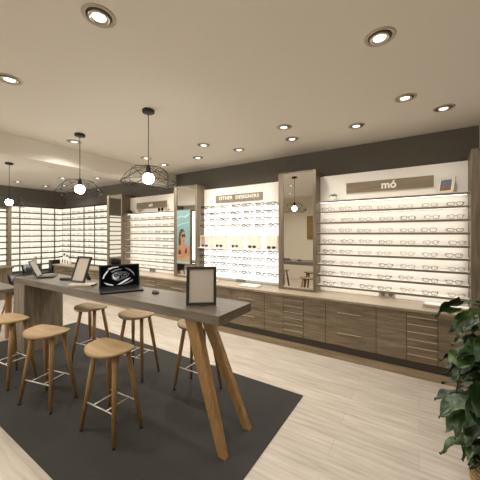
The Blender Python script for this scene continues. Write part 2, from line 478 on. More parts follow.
# white backlit display
c = empty('backlit_display', 'bright backlit white display under the lettered designers sign', 'shelf unit')
X0, X1 = -3.24, -1.69
MB().box(X0+.002, X1-.002, 3.83, YW-.001, .722, 2.29).build('back_panel', M['white'], c)
MB().box(X0+.012, X1-.012, 3.818, 3.829, .76, 1.935).build('light_panel', M['backlit'], c)
RZ = [1.935, 1.82, 1.715, 1.61, 1.20, 1.09, .98, .87]
for z in RZ:
    MB().box(X0+.003, X1-.003, 3.70, 3.817, z-.004, z).build('shelf', M['acrylic'], c)
b = MB().box(-2.97, -2.05, 3.812, 3.829, 2.045, 2.160).build('sign_board', M['sign'], c)
text_mesh('lettering', 'OTHER  DESIGNERS', .078, M['letter'], b, (-2.50, 3.810, 2.105), (R(90), 0, 0), offset=.0012, spacing=1.12, width=.78)
sk = MB().box(-2.54, -2.36, 3.820, 3.829, .728, .795, bev=.002).build('socket_plate', M['plate'], c)
bb = Bank(True, 'eyeglasses on the white backlit display', 2.0)
for r_, z in enumerate(RZ):
    for k in range(7):
        xx = -3.14+k*.218+random.uniform(-.02, .02)
        bb.put(random.choice([0, 5, 0, 3, 0, 2]), (xx, 3.71, z+.0005), random.uniform(-.06, .06), f'{ORD[k]} from left, {ORD[r_]} row down, backlit display')
SB = Bank(False, 'sunglasses in the white boxes')
for k, xc in enumerate([-3.12, -2.81, -2.49, -2.17, -1.84]):
    bx = MB(); w2 = .098; z0, z1, y0, y1, t = 1.27, 1.475, 3.69, 3.815, .006
    bx.box(xc-w2, xc+w2, y1-t, y1, z0, z1); bx.box(xc-w2, xc+w2, y0, y1-t, z0, z0+t); bx.box(xc-w2, xc+w2, y0, y1-t, z1-t, z1)
    bx.box(xc-w2, xc-w2+t, y0, y1-t, z0+t, z1-t); bx.box(xc+w2-t, xc+w2, y0, y1-t, z0+t, z1-t)
    o = bx.build('display_box', M['opal']); tag(o, f'open white display box, {ORD[k]} of five from the left, on backlit display', 'box', 'white display boxes')
    SB.put([0, 5, 1, 3, 0][k], (xc, 3.70, 1.2765), 0, f'inside the {ORD[k]} white box from the left', 'sunglasses', 'darklens')
MB().box(X0+.003, X1-.003, 3.66, 3.817, 1.258, 1.2695).build('box_ledge', M['white'], c)

# ------------------------------------------------------------------ corner displays
c = empty('corner_display', 'glowing corner shelf wall left of the narrow far mirror', 'shelf unit')
MB().box(-8.42, -5.935, 3.83, YW-.001, .722, 2.19).build('back_panel', M['cornerlit'], c)
MB().box(-8.42, -5.935, 3.80, YW-.001, 2.191, 2.225).build('cap', M['black'], c)
cz = [2.05-.145*k for k in range(10)]
for z in cz:
    MB().box(-8.40, -5.935, 3.73, 3.829, z-.030, z).build('shelf', M['darkshelf'], c)
for xd in (-7.94, -7.26, -6.77):
    MB().box(xd-.008, xd+.008, 3.81, 3.829, .74, 2.19).build('divider', M['shelfedge'], c)
cb = Bank(True, 'eyeglasses on the corner display')
for r_, z in enumerate(cz[:-1]):
    for k in range(8):
        cb.put(random.choice([0, 3, 5, 3]), (-8.15+k*.262+random.uniform(-.02, .02), 3.745, z+.0005), 0, f'{ORD[k]} from left, {ORD[r_]} shelf down, corner display')
XP = -8.43
c = empty('left_wall_display', 'glowing shelf wall at the far left behind the black chair', 'shelf unit')
MB().box(-8.599, XP, 2.64, 3.825, .55, 2.19).build('back_panel', M['cornerlit'], c)
MB().box(-8.599, XP+.03, 2.64, 3.799, 2.191, 2.225).build('cap', M['black'], c)
lz = [2.05-.1475*k for k in range(11)]
for z in lz:
    MB().box(XP+.001, XP+.10, 2.66, 3.725, z-.030, z).build('shelf', M['darkshelf'], c)
for yd in (2.84, 3.31, 3.63):
    MB().box(XP+.001, XP+.03, yd-.01, yd+.01, .56, 2.19).build('divider', M['shelfedge'], c)
lb = Bank(True, 'eyeglasses on the left wall display')
for r_, z in enumerate(lz[:-1]):
    for k in range(5):
        lb.put(random.choice([0, 3, 5, 3]), (XP+.085, 2.76+k*.21+random.uniform(-.02, .02), z+.0005), R(90), f'{ORD[k]} from left, {ORD[r_]} shelf down, left wall display')
p = MB().box(-8.599, -8.30, 2.57, 2.635, .0, 2.24).build('wooden_post', M['cabv']); tag(p, 'narrow dark wooden upright at the far left display edge', 'post')
c = empty('left_wall_display', 'glowing shelf wall cut off by the left picture edge', 'shelf unit')
MB().box(-8.599, XP, .9, 2.565, .75, 2.10).build('back_panel', M['cornerlit'], c)
for z in lz[:-2]:
    MB().box(XP+.001, XP+.10, .92, 2.565, z-.030, z).build('shelf', M['darkshelf'], c)
lc = MB().box(XP+.002, -7.95, .9, 2.54, 0, .70); lc.box(XP+.002, -7.92, .88, 2.56, .70, .74)
o = lc.build('low_cabinet', M['cabv']); tag(o, 'low wooden cabinet against the far left wall', 'cabinet')

# ------------------------------------------------------------------ high table
T0, T1, TY0, TY1, TZ = -4.42, -1.145, 1.50, 1.95, .94
TA = R(1.3); pv = Vector((T1, 1.725, 0)); off = pv-(Matrix.Rotation(TA, 3, 'Z') @ pv)
t = empty('high_table', 'long grey-brown high table on splayed oak legs', 'table', tuple(off), TA)
MB().box(T0, T1, TY0, TY1, TZ-.068, TZ, bev=.002).build('tabletop', M['ttop'], t)
MB().box(T0, T0+.30, TY0, TY1, .006, TZ-.069, bev=.002).build('end_panel', M['cabv'], t)
def table_leg(top, bot, wt_, wb_):
    (xa0, xa1, ya), (xb0, xb1, yb) = top, bot
    d = .028
    zt, zb = TZ-.069, .006
    vs = [(xb0, yb-d*.8, zb), (xb1, yb-d*.8, zb), (xb1, yb+d*.8, zb), (xb0, yb+d*.8, zb), (xa0, ya-d, zt), (xa1, ya-d, zt), (xa1, ya+d, zt), (xa0, ya+d, zt)]
    return MB().add(vs, [[3, 2, 1, 0], [4, 5, 6, 7], [0, 1, 5, 4], [1, 2, 6, 5], [2, 3, 7, 6], [3, 0, 4, 7]])
table_leg((-1.49, -1.375, 1.56), (-1.135, -1.08, 1.50), 0, 0).build('leg', M['oak'], t)
table_leg((-1.63, -1.52, 1.86), (-1.135, -1.08, 1.82), 0, 0).build('leg', M['oak'], t)

# ------------------------------------------------------------------ stools
def make_stool():
    s = empty('bar_stool', '', 'stool', (0, 0, .006), 0, 'oak saddle stools around the high table')
    zs = .640; n = 40
    # D-shaped outline: straight edge on +Y, round front to -Y, corners left and right
    out = []
    Wd, Df, Db = .198, .155, .115
    for k in range(25):
        a = math.pi+math.pi*k/24
        out.append((Wd*math.cos(a)*1.0, -.02+Df*math.sin(a)))
    for fx, fy in ((.204, .02), (.196, .052), (.158, .078), (.075, .092), (0, .095), (-.075, .092), (-.158, .078), (-.196, .052), (-.204, .02)):
        out.append((fx, fy))
    N = len(out); m = MB(); vs = []
    rings = [(.0, 0), (.35, 0), (.7, 0), (.93, 0), (1.0, 1)]
    def dish(x_, y_): return .030*(x_/.22)**2*(1 if y_ < .0 else 1.0)+.018*max(0, (y_+.02)/.12)**2-.006
    top = []
    for f, _ in rings[1:]:
        for x_, y_ in out:
            z = zs+dish(x_*f, y_*f)*.55-(.006 if f == 1.0 else 0)
            top.append((x_*f, y_*f, z))
    vs = [(0, 0, zs+dish(0, 0)*.55)]+top
    fs = [[0, 1+i, 1+(i+1) % N] for i in range(N)]
    for r_ in range(3):
        for i in range(N):
            j = (i+1) % N
            fs.append([1+r_*N+i, 1+(r_+1)*N+i, 1+(r_+1)*N+j, 1+r_*N+j])
    o0 = 1+3*N
    b0 = len(vs)
    for x_, y_ in out: vs.append((x_*.985, y_*.985, zs+dish(x_, y_)*.55-.020))
    for x_, y_ in out: vs.append((x_*.8, y_*.8, zs-.026+dish(x_, y_)*.2))
    for i in range(N):
        j = (i+1) % N
        fs.append([o0+i, b0+i, b0+j, o0+j]); fs.append([b0+i, b0+N+i, b0+N+j, b0+j])
    fs.append([b0+N+i for i in range(N)][::-1])
    m.add(vs, fs, 0, True)
    m.build('seat', M['seat'], s)
    feet = {}
    for sx in (-1, 1):
        for sy in (-1, 1):
            a = Vector((sx*.115, sy*.055, zs-.028)); b_ = Vector((sx*.188, sy*.122, .012))
            l = MB().tube([a, a.lerp(b_, .35), b_], [.019, .019, .0125], 12).build('leg', M['oak'], s)
            MB().lathe([(.0115, 0), (.0125, .012)], 12, mat=Matrix.Translation((b_.x, b_.y, 0))).build('rubber_foot', M['rubber'], l)
            feet[sx, sy] = a.lerp(b_, .66)
    h = MB()
    z = feet[1, 1].z
    for sy in (-1, 1): h.tube([feet[-1, sy], feet[1, sy]], .005, 8)
    for dx in (-.075, .075): h.tube([(dx, feet[1, -1].y, z), (dx, feet[1, 1].y, z)], .005, 8)
    h.build('footrest', M['steelw'], s)
    return s
st0 = make_stool()
spots = [(-1.977, 1.247, 4, 'oak stool nearest the camera, alone in front on the carpet'),
         (-2.78, 1.15, 14, 'oak stool on the near side, between the front stool and the left one'),
         (-3.50, 1.12, 6, 'oak stool at the left edge of the picture, near side of table'),
         (-3.255, 1.805, 8, 'oak stool behind the table below the tilted frame'),
         (-2.555, 1.91, 8, 'oak stool behind the table below the black laptop'),
         (-1.79, 2.02, 2, 'oak stool partly hidden behind the splayed table legs')]
for i, (x_, y_, a, lab) in enumerate(spots):
    s = st0 if i == 0 else copy_tree(st0)
    s.location = (x_, y_, .006); s.rotation_euler = (0, 0, R(a)); s['label'] = lab

# ------------------------------------------------------------------ lower desk, chair, far-left bits
t = empty('low_desk', 'lower wooden desk at the left picture edge beyond the high table', 'desk')
MB().box(-6.2, -4.72, 1.20, 1.60, .70, .75, bev=.003).build('desktop', M['ttop'], t)
for x_, y_ in ((-4.97, 1.26), (-4.97, 1.54), (-6.1, 1.26), (-6.1, 1.54)):
    MB().box(x_-.035, x_+.035, y_-.03, y_+.03, 0, .70).build('leg', M['oak'], t)
def tub_chair(loc, rz, label):
    s = empty('tub_chair', label, 'chair', loc, rz, 'black chairs behind the table')
    m = MB(); prof = []
    n = 20; vs = []; fs = []
    for k in range(n+1):
        a = R(-20)+R(220)*k/n
        hh = .82-.02*abs(math.cos(a))**2
        for r_, z in ((.20, .54), (.275, hh), (.255, hh+.005), (.18, .56)):
            vs.append((r_*math.cos(a), r_*math.sin(a)*.9, z))
    for k in range(n):
        for q in range(4): fs.append([k*4+q, k*4+(q+1) % 4, k*4+4+(q+1) % 4, k*4+4+q])
    fs.append([0, 1, 2, 3]); fs.append([n*4+3, n*4+2, n*4+1, n*4])
    m.add(vs, fs, 0, True); m.build('backrest', M['black'], s)
    MB().lathe([(.18, .53), (.20, .55), (.19, .60), (0.0, .61)], 20).build('seat', M['black'], s)
    for sx in (-1, 1):
        for sy in (-1, 1): MB().tube([(sx*.12, sy*.12, .53), (sx*.22, sy*.22, .0)], [.016, .011], 8).build('leg', M['oak'], s)
    return s
tub_chair((-5.52, 1.88, 0), R(5), 'black tub chair behind the left end of the table')
tub_chair((-7.1, 2.55, 0), R(-10), 'black tub chair further back near the corner displays')
o = MB().box(-8.14, -7.985, 3.37, 3.82, 0, .82, bev=.004).build('end_panel_block', M['black'])
tag(o, 'black upright block closing the far end of the wood counter', 'end panel')
o = MB().box(-8.42, -8.16, 2.70, 3.80, 0, .50, bev=.004).build('low_bench', M['black'])
tag(o, 'low black bench under the far corner shelf wall', 'bench')
for k in range(4):
    h_ = [.21, .28, .25, .20][k]
    o = empty('bottle', '', 'bottle', (-7.86+k*.135, 3.56, .721))
    MB().lathe([(.044, 0), (.047, .01), (.047, h_*.62), (.018, h_*.78), (.018, h_*.84), (0, h_*.84)], 14).build('glass_body', M['white'], o)
    MB().lathe([(.021, h_*.80), (.021, h_), (0, h_)], 12).build('cap', M['fr_grey'], o)
    MB().box(-.02, .02, -.049, -.046, h_*.15, h_*.5).build('paper_label', M['fr_grey'], o)
    tag(o, f'small white bottle, {ORD[k]} from the left on the far counter', 'bottle', 'white bottles on the far counter')

# ------------------------------------------------------------------ things on the table
Z = TZ+.0005
def picture_frame(loc, rz, lean, w_, h_, label, kind='picture_frame', fm='black', im='taupe', bw=.022):
    o = empty(kind, label, 'picture frame', loc, rz)
    Mx = Matrix.Rotation(R(-lean), 4, 'X')
    f = MB()
    for x0, x1, z0, z1 in ((-w_/2, w_/2, 0, bw), (-w_/2, w_/2, h_-bw, h_), (-w_/2, -w_/2+bw, bw, h_-bw), (w_/2-bw, w_/2, bw, h_-bw)):
        f.box(x0, x1, -.012, .006, z0, z1, mat=Mx)
    f.build('frame', M[fm], o)
    MB().box(-w_/2+bw, w_/2-bw, -.004, .004, bw, h_-bw, mat=Mx).build('insert', M[im], o)
    zt = h_*.62*math.cos(R(lean)); yt = h_*.62*math.sin(R(lean))
    MB().add([(-.025, yt+.006, zt), (.025, yt+.006, zt), (.03, yt+h_*.30, 0), (-.03, yt+h_*.30, 0), (-.025, yt+.012, zt), (.025, yt+.012, zt), (.03, yt+h_*.30+.006, 0), (-.03, yt+h_*.30+.006, 0)],
             [[0, 1, 2, 3], [7, 6, 5, 4], [0, 4, 5, 1], [1, 5, 6, 2], [2, 6, 7, 3], [3, 7, 4, 0]]).build('stand', M[fm], o)
    return o
picture_frame((-1.43, 1.655, Z+.002), R(38), 12, .235, .30, 'black framed taupe card standing at the right end of the high table')
ctr = (-2.92, 1.55)
bs = MB().box(-.13, .13, -.045, .045, 0, .026, bev=.006); bs.box(.108, .131, -.046, .046, .004, .022, 1)
bs.box(-.05, .10, -.03, .03, .026, .030)
o = bs.build('cream_tray', [M['cream_plastic'], M['black']], None, (-3.04, 1.585, Z), (0, 0, R(38)))
tag(o, 'cream tray base under the tilted black frame', 'tray')
picture_frame((-3.13, 1.575, Z+.031), R(12), 20, .205, .29, 'black framed taupe card tilted back on a cream tray', bw=.018)

def laptop(loc, rz, label, sw, sh, depth, lean, picture=False, keyw=None):
    o = empty('laptop', label, 'laptop', loc, rz)
    MB().box(-sw/2, sw/2, -depth, 0, 0, .018, bev=.003).build('keyboard_base', M['black'] if picture else M['blackm'], o)
    kb = MB()
    for r_ in range(5):
        for k in range(14):
            x0 = -sw/2+.02+(sw-.04)*k/14
            y0 = -.02-(depth*.5)*(r_+1)/5
            kb.box(x0, x0+(sw-.04)/14*.82, y0, y0+depth*.5/5*.8, .018, .0205)
    kb.build('keys', M['fr_grey'] if not picture else M['blackm'], o)
    Mx = Matrix.Translation((0, 0, .016)) @ Matrix.Rotation(R(-lean), 4, 'X')
    MB().box(-sw/2, sw/2, 0, .010, 0, sh, mat=Mx, bev=.002).build('lid', M['black'], o)
    s = MB(); b_ = .014
    def P(u, v, d): return Mx @ Vector((-sw/2+b_+(sw-2*b_)*u, -d, b_+(sh-2*b_)*v))
    s.add([P(0, 0, .0008), P(1, 0, .0008), P(1, 1, .0008), P(0, 1, .0008)], [[0, 1, 2, 3]], 0)
    if picture:
        shapes = [
            (3, [(.30, .34), (.44, .24), (.56, .30), (.72, .42), (.76, .58), (.68, .68), (.52, .72), (.38, .70), (.28, .56)]),
            (4, [(.31, .40), (.40, .28), (.47, .40), (.48, .60), (.40, .68), (.30, .58)]),
            (0, [(.32, .50), (.36, .62), (.46, .61), (.48, .52), (.42, .45), (.36, .45)]),
            (0, [(.55, .50), (.58, .63), (.70, .63), (.73, .54), (.66, .47), (.58, .46)]),
            (2, [(.35, .53), (.39, .585), (.45, .55), (.42, .50), (.38, .49)]),
            (2, [(.58, .55), (.63, .60), (.69, .57), (.66, .52), (.61, .51)]),
            (1, [(.05, .40), (.08, .58), (.16, .76), (.22, .84), (.19, .72), (.12, .56), (.08, .40)]),
            (1, [(.18, .88), (.30, .95), (.48, .97), (.46, .93), (.32, .90), (.24, .82)]),
            (2, [(.26, .72), (.38, .82), (.56, .85), (.54, .81), (.40, .77), (.30, .68)]),
            (2, [(.62, .90), (.78, .80), (.88, .62), (.90, .44), (.85, .58), (.76, .74)]),
            (1, [(.35, .33), (.31, .44), (.33, .54), (.36, .44), (.40, .34)]),
            (1, [(.42, .05), (.52, .16), (.66, .30), (.80, .38), (.70, .24), (.54, .08)]),
            (2, [(.56, .06), (.70, .16), (.86, .28), (.84, .20), (.68, .08)]),
            (1, [(.08, .22), (.20, .14), (.34, .06), (.30, .03), (.16, .10)]),
            (0, [(.385, .53), (.39, .57), (.42, .56), (.42, .51), (.395, .50)]),
            (0, [(.615, .55), (.62, .59), (.655, .58), (.655, .53), (.63, .52)]),
            (1, [(.39, .54), (.40, .55), (.41, .54), (.40, .53)]),
            (1, [(.63, .56), (.64, .57), (.65, .56), (.64, .55)]),
            (0, [(.49, .28), (.54, .42), (.52, .56), (.49, .44)]),
        ]
        for q, (mi, pts) in enumerate(shapes):
            s.add([P(u, v, .0010+.0001*q) for u, v in pts], [list(range(len(pts)))], mi)
    s.build('screen', SCR if picture else [M['screen_grey']], o)
    return o
SCR = [emit('screen_black', (1, 1, 1), .003), emit('screen_white', (1, .99, .97), .62), emit('screen_mid', (1, .98, .95), .2), emit('screen_dim', (1, .93, .85), .085), emit('screen_grey', (1, .97, .92), .30)]
M['screen_grey'] = plain('unlit_screen', (150, 145, 136), 0.15, spec=.8)
laptop((-2.57, 1.715, Z), R(62), 'black laptop showing a black and white face picture', .385, .232, .235, 10, True)
laptop((-4.10, 1.60, Z), R(146), 'small open laptop seen from its side at the left table end', .24, .225, .17, 24)
m = MB(); vs = []
for i in range(7):
    a = math.pi/2*i/6
    m_r = math.cos(a)
    vs.append((max(.0001, m_r), math.sin(a)))
m.lathe([(r_*1, z) for r_, z in vs], 20, mat=Matrix.Diagonal((.034, .052, .032, 1)))
o = m.build('computer_mouse', M['black'], None, (-2.09, 1.765, Z), (0, 0, R(50))); tag(o, 'small black computer mouse beside the black laptop', 'computer mouse')
o = MB().box(-.08, .08, -.03, .03, 0, .028, bev=.006).build('glasses_case', M['black'], None, (-3.58, 1.68, Z), (0, 0, R(25)))
tag(o, 'flat black glasses case between small laptop and tilted frame', 'case')
v = MB().lathe([(.030, 0), (.032, .004), (.031, .11), (.014, .15), (.013, .245), (.016, .25), (.0125, .25), (.011, .15), (.028, .108), (.028, .008), (0, .008)], 18)
o = v.build('glass_bottle', clear('bottle_glass', (.86, .84, .78), .2), None, (-4.36, 1.65, Z)); tag(o, 'slim clear glass bottle at the left table end', 'bottle')
eg = make_glasses('eyeglasses', 'thin black eyeglasses lying on the table by the glass bottle', 'eyewear on the table', 'rect', M['fr_black'], M['lens'])
eg.location = (-4.365, 1.53, Z-.001); eg.rotation_euler = (0, 0, R(-30))

# ------------------------------------------------------------------ decor on the display ledges
p = empty('potted_plant', 'small succulent in a white pot on the near display ledge', 'plant', (-.955, 3.755, 1.9405))
MB().lathe([(.032, 0), (.042, .055), (.038, .055), (.034, .045), (0, .045)], 20).build('pot', M['letter'], p)
m = MB()
for k in range(34):
    a = random.uniform(0, 6.28); el = random.uniform(.3, 1.5); L = random.uniform(.03, .055)
    d = Vector((math.cos(a)*math.cos(el), math.sin(a)*math.cos(el), math.sin(el)))
    b_ = Vector((d.x*.02, d.y*.02, .05)); m.tube([b_, b_+d*L*.6, b_+d*L], [.006, .010, .001], 6)
m.build('foliage', plain('succulent_green', (104, 120, 66), .5, noise=.3, nscale=40), p)
pf = picture_frame((.235, 3.735, 1.942), R(-22), 20, .16, .19, 'small white photo frame standing on the near display ledge', fm='cream_plastic', im='letter', bw=.022)
Mx = Matrix.Rotation(R(-20), 4, 'X')
m = MB()
q = lambda u, v, d=.0: Mx @ Vector((-.052+.104*u, -.0045-d, .030+.13*v))
m.add([q(0, 0), q(1, 0), q(1, 1), q(0, 1)], [[0, 1, 2, 3]], 0)
m.add([q(0, 0, .0003), q(1, 0, .0003), q(1, .35, .0003), (q(.6, .55, .0003)), q(.35, .4, .0003), q(0, .5, .0003)], [[0, 1, 2, 3, 4, 5]], 1)
m.build('photograph', [plain('photo_blue', (86, 98, 122), .4, noise=.3, nscale=30), plain('photo_brown', (122, 84, 62), .4, noise=.3, nscale=40)], pf)
# far ledge
d1 = MB().lathe([(.03, 0), (.034, .06), (.014, .08), (.014, .13), (0, .135)], 14).build('bottle', M['fr_clear'], None, (-4.09, 3.75, 1.941)); tag(d1, 'small brown bottle on the far display ledge', 'bottle')
hm = MB(); pts = [(0, .0), (.05, .045), (.055, .075), (.035, .095), (.0, .075), (-.035, .095), (-.055, .075), (-.05, .045)]
hm.add([(x_, 0, z) for x_, z in pts]+[(x_, .02, z) for x_, z in pts], [list(range(8)), list(range(15, 7, -1))]+[[i, 8+i, 8+(i+1) % 8, (i+1) % 8] for i in range(8)])
o = hm.build('heart_ornament', M['fr_clear'], None, (-4.95, 3.75, 1.941)); tag(o, 'brown heart-shaped ornament on the far display ledge', 'ornament')
sg = make_glasses('sunglasses', 'dark display sunglasses beside the brown bottle on far ledge', 'large eyewear on the far ledge', 'round', M['fr_black'], M['darklens'], True)
sg.location = (-4.27, 3.73, 1.941); sg.scale = (1.3, 1, 1.6)
o = MB().lathe([(.05, 0), (.055, .02), (.03, .07), (.012, .08), (0, .085)], 14).build('ornament', M['black'], None, (-5.27, 3.76, 1.941)); tag(o, 'small black domed ornament at the far ledge end', 'ornament')

# leaflets and tray on the worktop
tr = empty('brochure_tray', 'long white brochure tray on the worktop behind the plant', 'tray', (.235, 3.60, .7205), R(-4))
m = MB().box(-.20, .20, -.07, .07, 0, .006)
m.box(-.20, .20, -.07, -.064, .006, .030).box(-.20, .20, .064, .07, .006, .030).box(-.20, -.194, -.064, .064, .006, .030).box(.194, .20, -.064, .064, .006, .030)
m.build('tray_shell', M['chrome'], tr)
MB().box(-.185, .188, -.058, .058, .0065, .036, bev=.002).build('brochures', M['letter'], tr)
pl = empty('leaflet_pile', 'loose pile of white leaflets on the worktop by the backlit display', 'papers', (-2.86, 3.55, .7205))
for k in range(4):
    MB().box(-.105, .105, -.075, .075, k*.008, k*.008+.006, mat=Matrix.Rotation(R(random.uniform(-12, 12)), 4, 'Z')).build('leaflet', M['letter'], pl)
o = MB().box(-.15, .15, -.08, .08, 0, .02, bev=.004).build('display_tray', M['letter'], None, (-2.12, 3.56, .7205)); tag(o, 'low white presentation tray on the worktop near the clear mirror', 'tray')
o = MB().box(-.06, .06, -.05, .05, 0, .05, bev=.004).build('card_box', M['letter'], None, (-4.85, 3.55, .7205)); tag(o, 'small white card box on worktop below the far display', 'box')

# poster in front of the far mirror
ps = empty('beach_poster', 'beach poster of a person in sunglasses, fixed on tall mirror', 'poster', (-3.545, 3.629, .96))
W_, H_ = .335, .975
MB().box(-W_/2, W_/2, -.016, 0, 0, H_).build('poster_frame', M['cabv'], ps)
m = MB()
def Q(u, v, d): return (-W_/2+.012+(W_-.024)*u, -.0165-.0002*d, .012+(H_-.024)*v)
SH = [(0, [(0, 0), (1, 0), (1, 1), (0, 1)]),
      (1, [(0, .84), (.3, .88), (.7, .86), (1, .93), (1, .95), (.6, .89), (.25, .905), (0, .87)]),
      (1, [(0, .70), (.4, .74), (1, .77), (1, .785), (.4, .755), (0, .72)]),
      (6, [(0, 0), (1, 0), (1, .20), (0, .20)]),
      (2, [(.14, .30), (.12, .46), (.18, .58), (.30, .645), (.48, .655), (.62, .60), (.60, .50), (.50, .36), (.34, .29)]),
      (3, [(.0, .16), (.03, .26), (.14, .33), (.30, .355), (.36, .42), (.58, .40), (.64, .34), (.90, .35), (1, .30), (1, .16)]),
      (3, [(.33, .42), (.28, .50), (.34, .59), (.48, .615), (.62, .58), (.67, .50), (.63, .42), (.52, .375), (.40, .38)]),
      (2, [(.30, .52), (.32, .60), (.46, .64), (.60, .605), (.48, .605), (.38, .575)]),
      (4, [(.38, .505), (.38, .55), (.50, .545), (.64, .56), (.67, .515), (.60, .49), (.52, .51), (.44, .485)]),
      (7, [(.46, .425), (.54, .435), (.61, .43), (.55, .41)]),
      (2, [(.10, .17), (.16, .27), (.30, .25), (.34, .17)]), (2, [(.62, .20), (.70, .30), (.80, .28), (.78, .19)]),
      (3, [(.02, .13), (.50, .16), (.96, .22), (.98, .17), (.50, .11), (.04, .10)]),
      (1, [(0, 0), (1, 0), (1, .03), (0, .05)])]
for d, (mi, pts) in enumerate(SH): m.add([Q(u, v, d) for u, v in pts], [list(range(len(pts)))], mi)
m.build('picture', [plain('sea_teal', (118, 154, 154), .4, noise=.12, nscale=8), plain('sea_light', (160, 184, 178), .4), plain('dark_hair', (66, 46, 34), .5), plain('tanned_skin', (176, 124, 88), .5, noise=.1),
                    plain('shade_black', (22, 20, 20), .3), plain('warm_brown', (90, 60, 44), .4), plain('sand', (170, 152, 118), .6), plain('lip_red', (140, 66, 54), .4)], ps)

# picture on the wall behind the camera, seen in the mirror
o = empty('wall_picture', 'brown framed picture on the opposite wall seen in the mirror', 'picture', (-2.82, YB+.001, 1.33))
MB().box(-.24, .24, 0, .03, 0, .75).build('frame', M['oak'], o)
MB().box(-.19, .19, .0301, .034, .05, .70).build('print', plain('sepia_print', (150, 120, 72), .6, noise=.5, nscale=9), o)

# ------------------------------------------------------------------ pendants
def make_pendant():
    """origin at the ceiling"""
    p = empty('pendant_lamp', '', 'pendant lamp', (0, 0, H), 0, 'black wire pendant lamps over the table')
    MB().lathe([(.055, 0), (.058, -.004), (.058, -.026), (.052, -.030), (0, -.030)][::-1], 24).build('canopy', M['black'], p)
    MB().tube([(0, 0, -.03), (0, 0, -.535)], .0035, 8).build('cord', M['blackm'], p)
    MB().lathe([(.0, -.53), (.010, -.53), (.018, -.545), (.022, -.56), (.024, -.60), (.024, -.625), (.018, -.628), (0, -.628)][::-1], 20).build('socket', M['black'], p)
    b = MB(); n = 14
    b.lathe([(max(.0003, .053*math.sin(math.pi*k/n)), -.664-.053*math.cos(math.pi*k/n)) for k in range(n+1)], 24)
    b.build('bulb', M['bulb'], p)
    wi = MB(); K = 8
    def ring(r_, z, off): return [Vector((r_*math.cos(2*math.pi*(k+off)/K), r_*math.sin(2*math.pi*(k+off)/K), z)) for k in range(K)]
    z0 = -.57
    A = ring(.045, -.552, 0); B = ring(.15, -.568, 0); D = ring(.205, -.632, .5); E = ring(.262, -.700, 0); F = ring(.20, -.745, .5)
    for k in range(K):
        j = (k+1) % K
        for a, b_ in ((A[k], A[j]), (A[k], B[k]), (B[k], B[j]), (B[k], D[k]), (B[j], D[k]), (D[k], E[k]), (D[k], E[j]), (E[k], E[j]), (E[k], F[k]), (E[j], F[k]), (F[k], F[j])):
            wi.tube([a, b_], .0022, 5)
    for k in range(0, K, 2): wi.tube([(0, 0, -.56), A[k]], .0021, 5)
    wi.build('wire_shade', M['blackm'], p)
    return p
p0 = make_pendant()
pend = [(-2.20, 1.77, 0, 'black wire pendant lamp nearest the camera, above the table'),
        (-3.42, 1.75, 17, 'black wire pendant lamp above the tilted frame, second from camera'),
        (-5.80, 1.81, 8, 'black wire pendant lamp at the far left, beyond the beam')]
for i, (x_, y_, a, lab) in enumerate(pend):
    p = p0 if i == 0 else copy_tree(p0)
    p.location = (x_, y_, H); p.rotation_euler = (0, 0, R(a)); p['label'] = lab

# ------------------------------------------------------------------ downlights
def make_downlight():
    d = empty('downlight', '', 'ceiling light', (0, 0, H), 0, 'recessed ceiling downlights')
    MB().lathe([(.088, 0), (.086, -.004), (.070, -.006), (.066, -.002), (.066, 0)], 32).build('trim_ring', M['trimring'], d)
    MB().lathe([(.0655, -.0005), (.0, -.0008)], 32).build('shade_disc', M['gap_shade'], d)  # flat disc, its darker colour stands for the shaded gap round the lamp
    l = MB().lathe([(.056, -.001), (.056, -.010), (.046, -.012), (.036, -.004), (.034, -.003)], 28).build('lamp_ring', M['chrome'], d, (.004, -.004, 0))
    MB().lathe([(.037, -.003), (.028, -.007), (0.0001, -.0085)], 24).build('lamp_face', M['lampface'], d, (.004, -.004, 0))
    sp = bpy.data.lights.new('lamp_light', 'SPOT'); sp.energy = SPOT_W; sp.color = WARM; sp.spot_size = R(150); sp.spot_blend = 1.0; sp.shadow_soft_size = .05
    so = bpy.data.objects.new('lamp_light', sp); C.objects.link(so); so.parent = d; so.location = (0, 0, -.03)
    return d
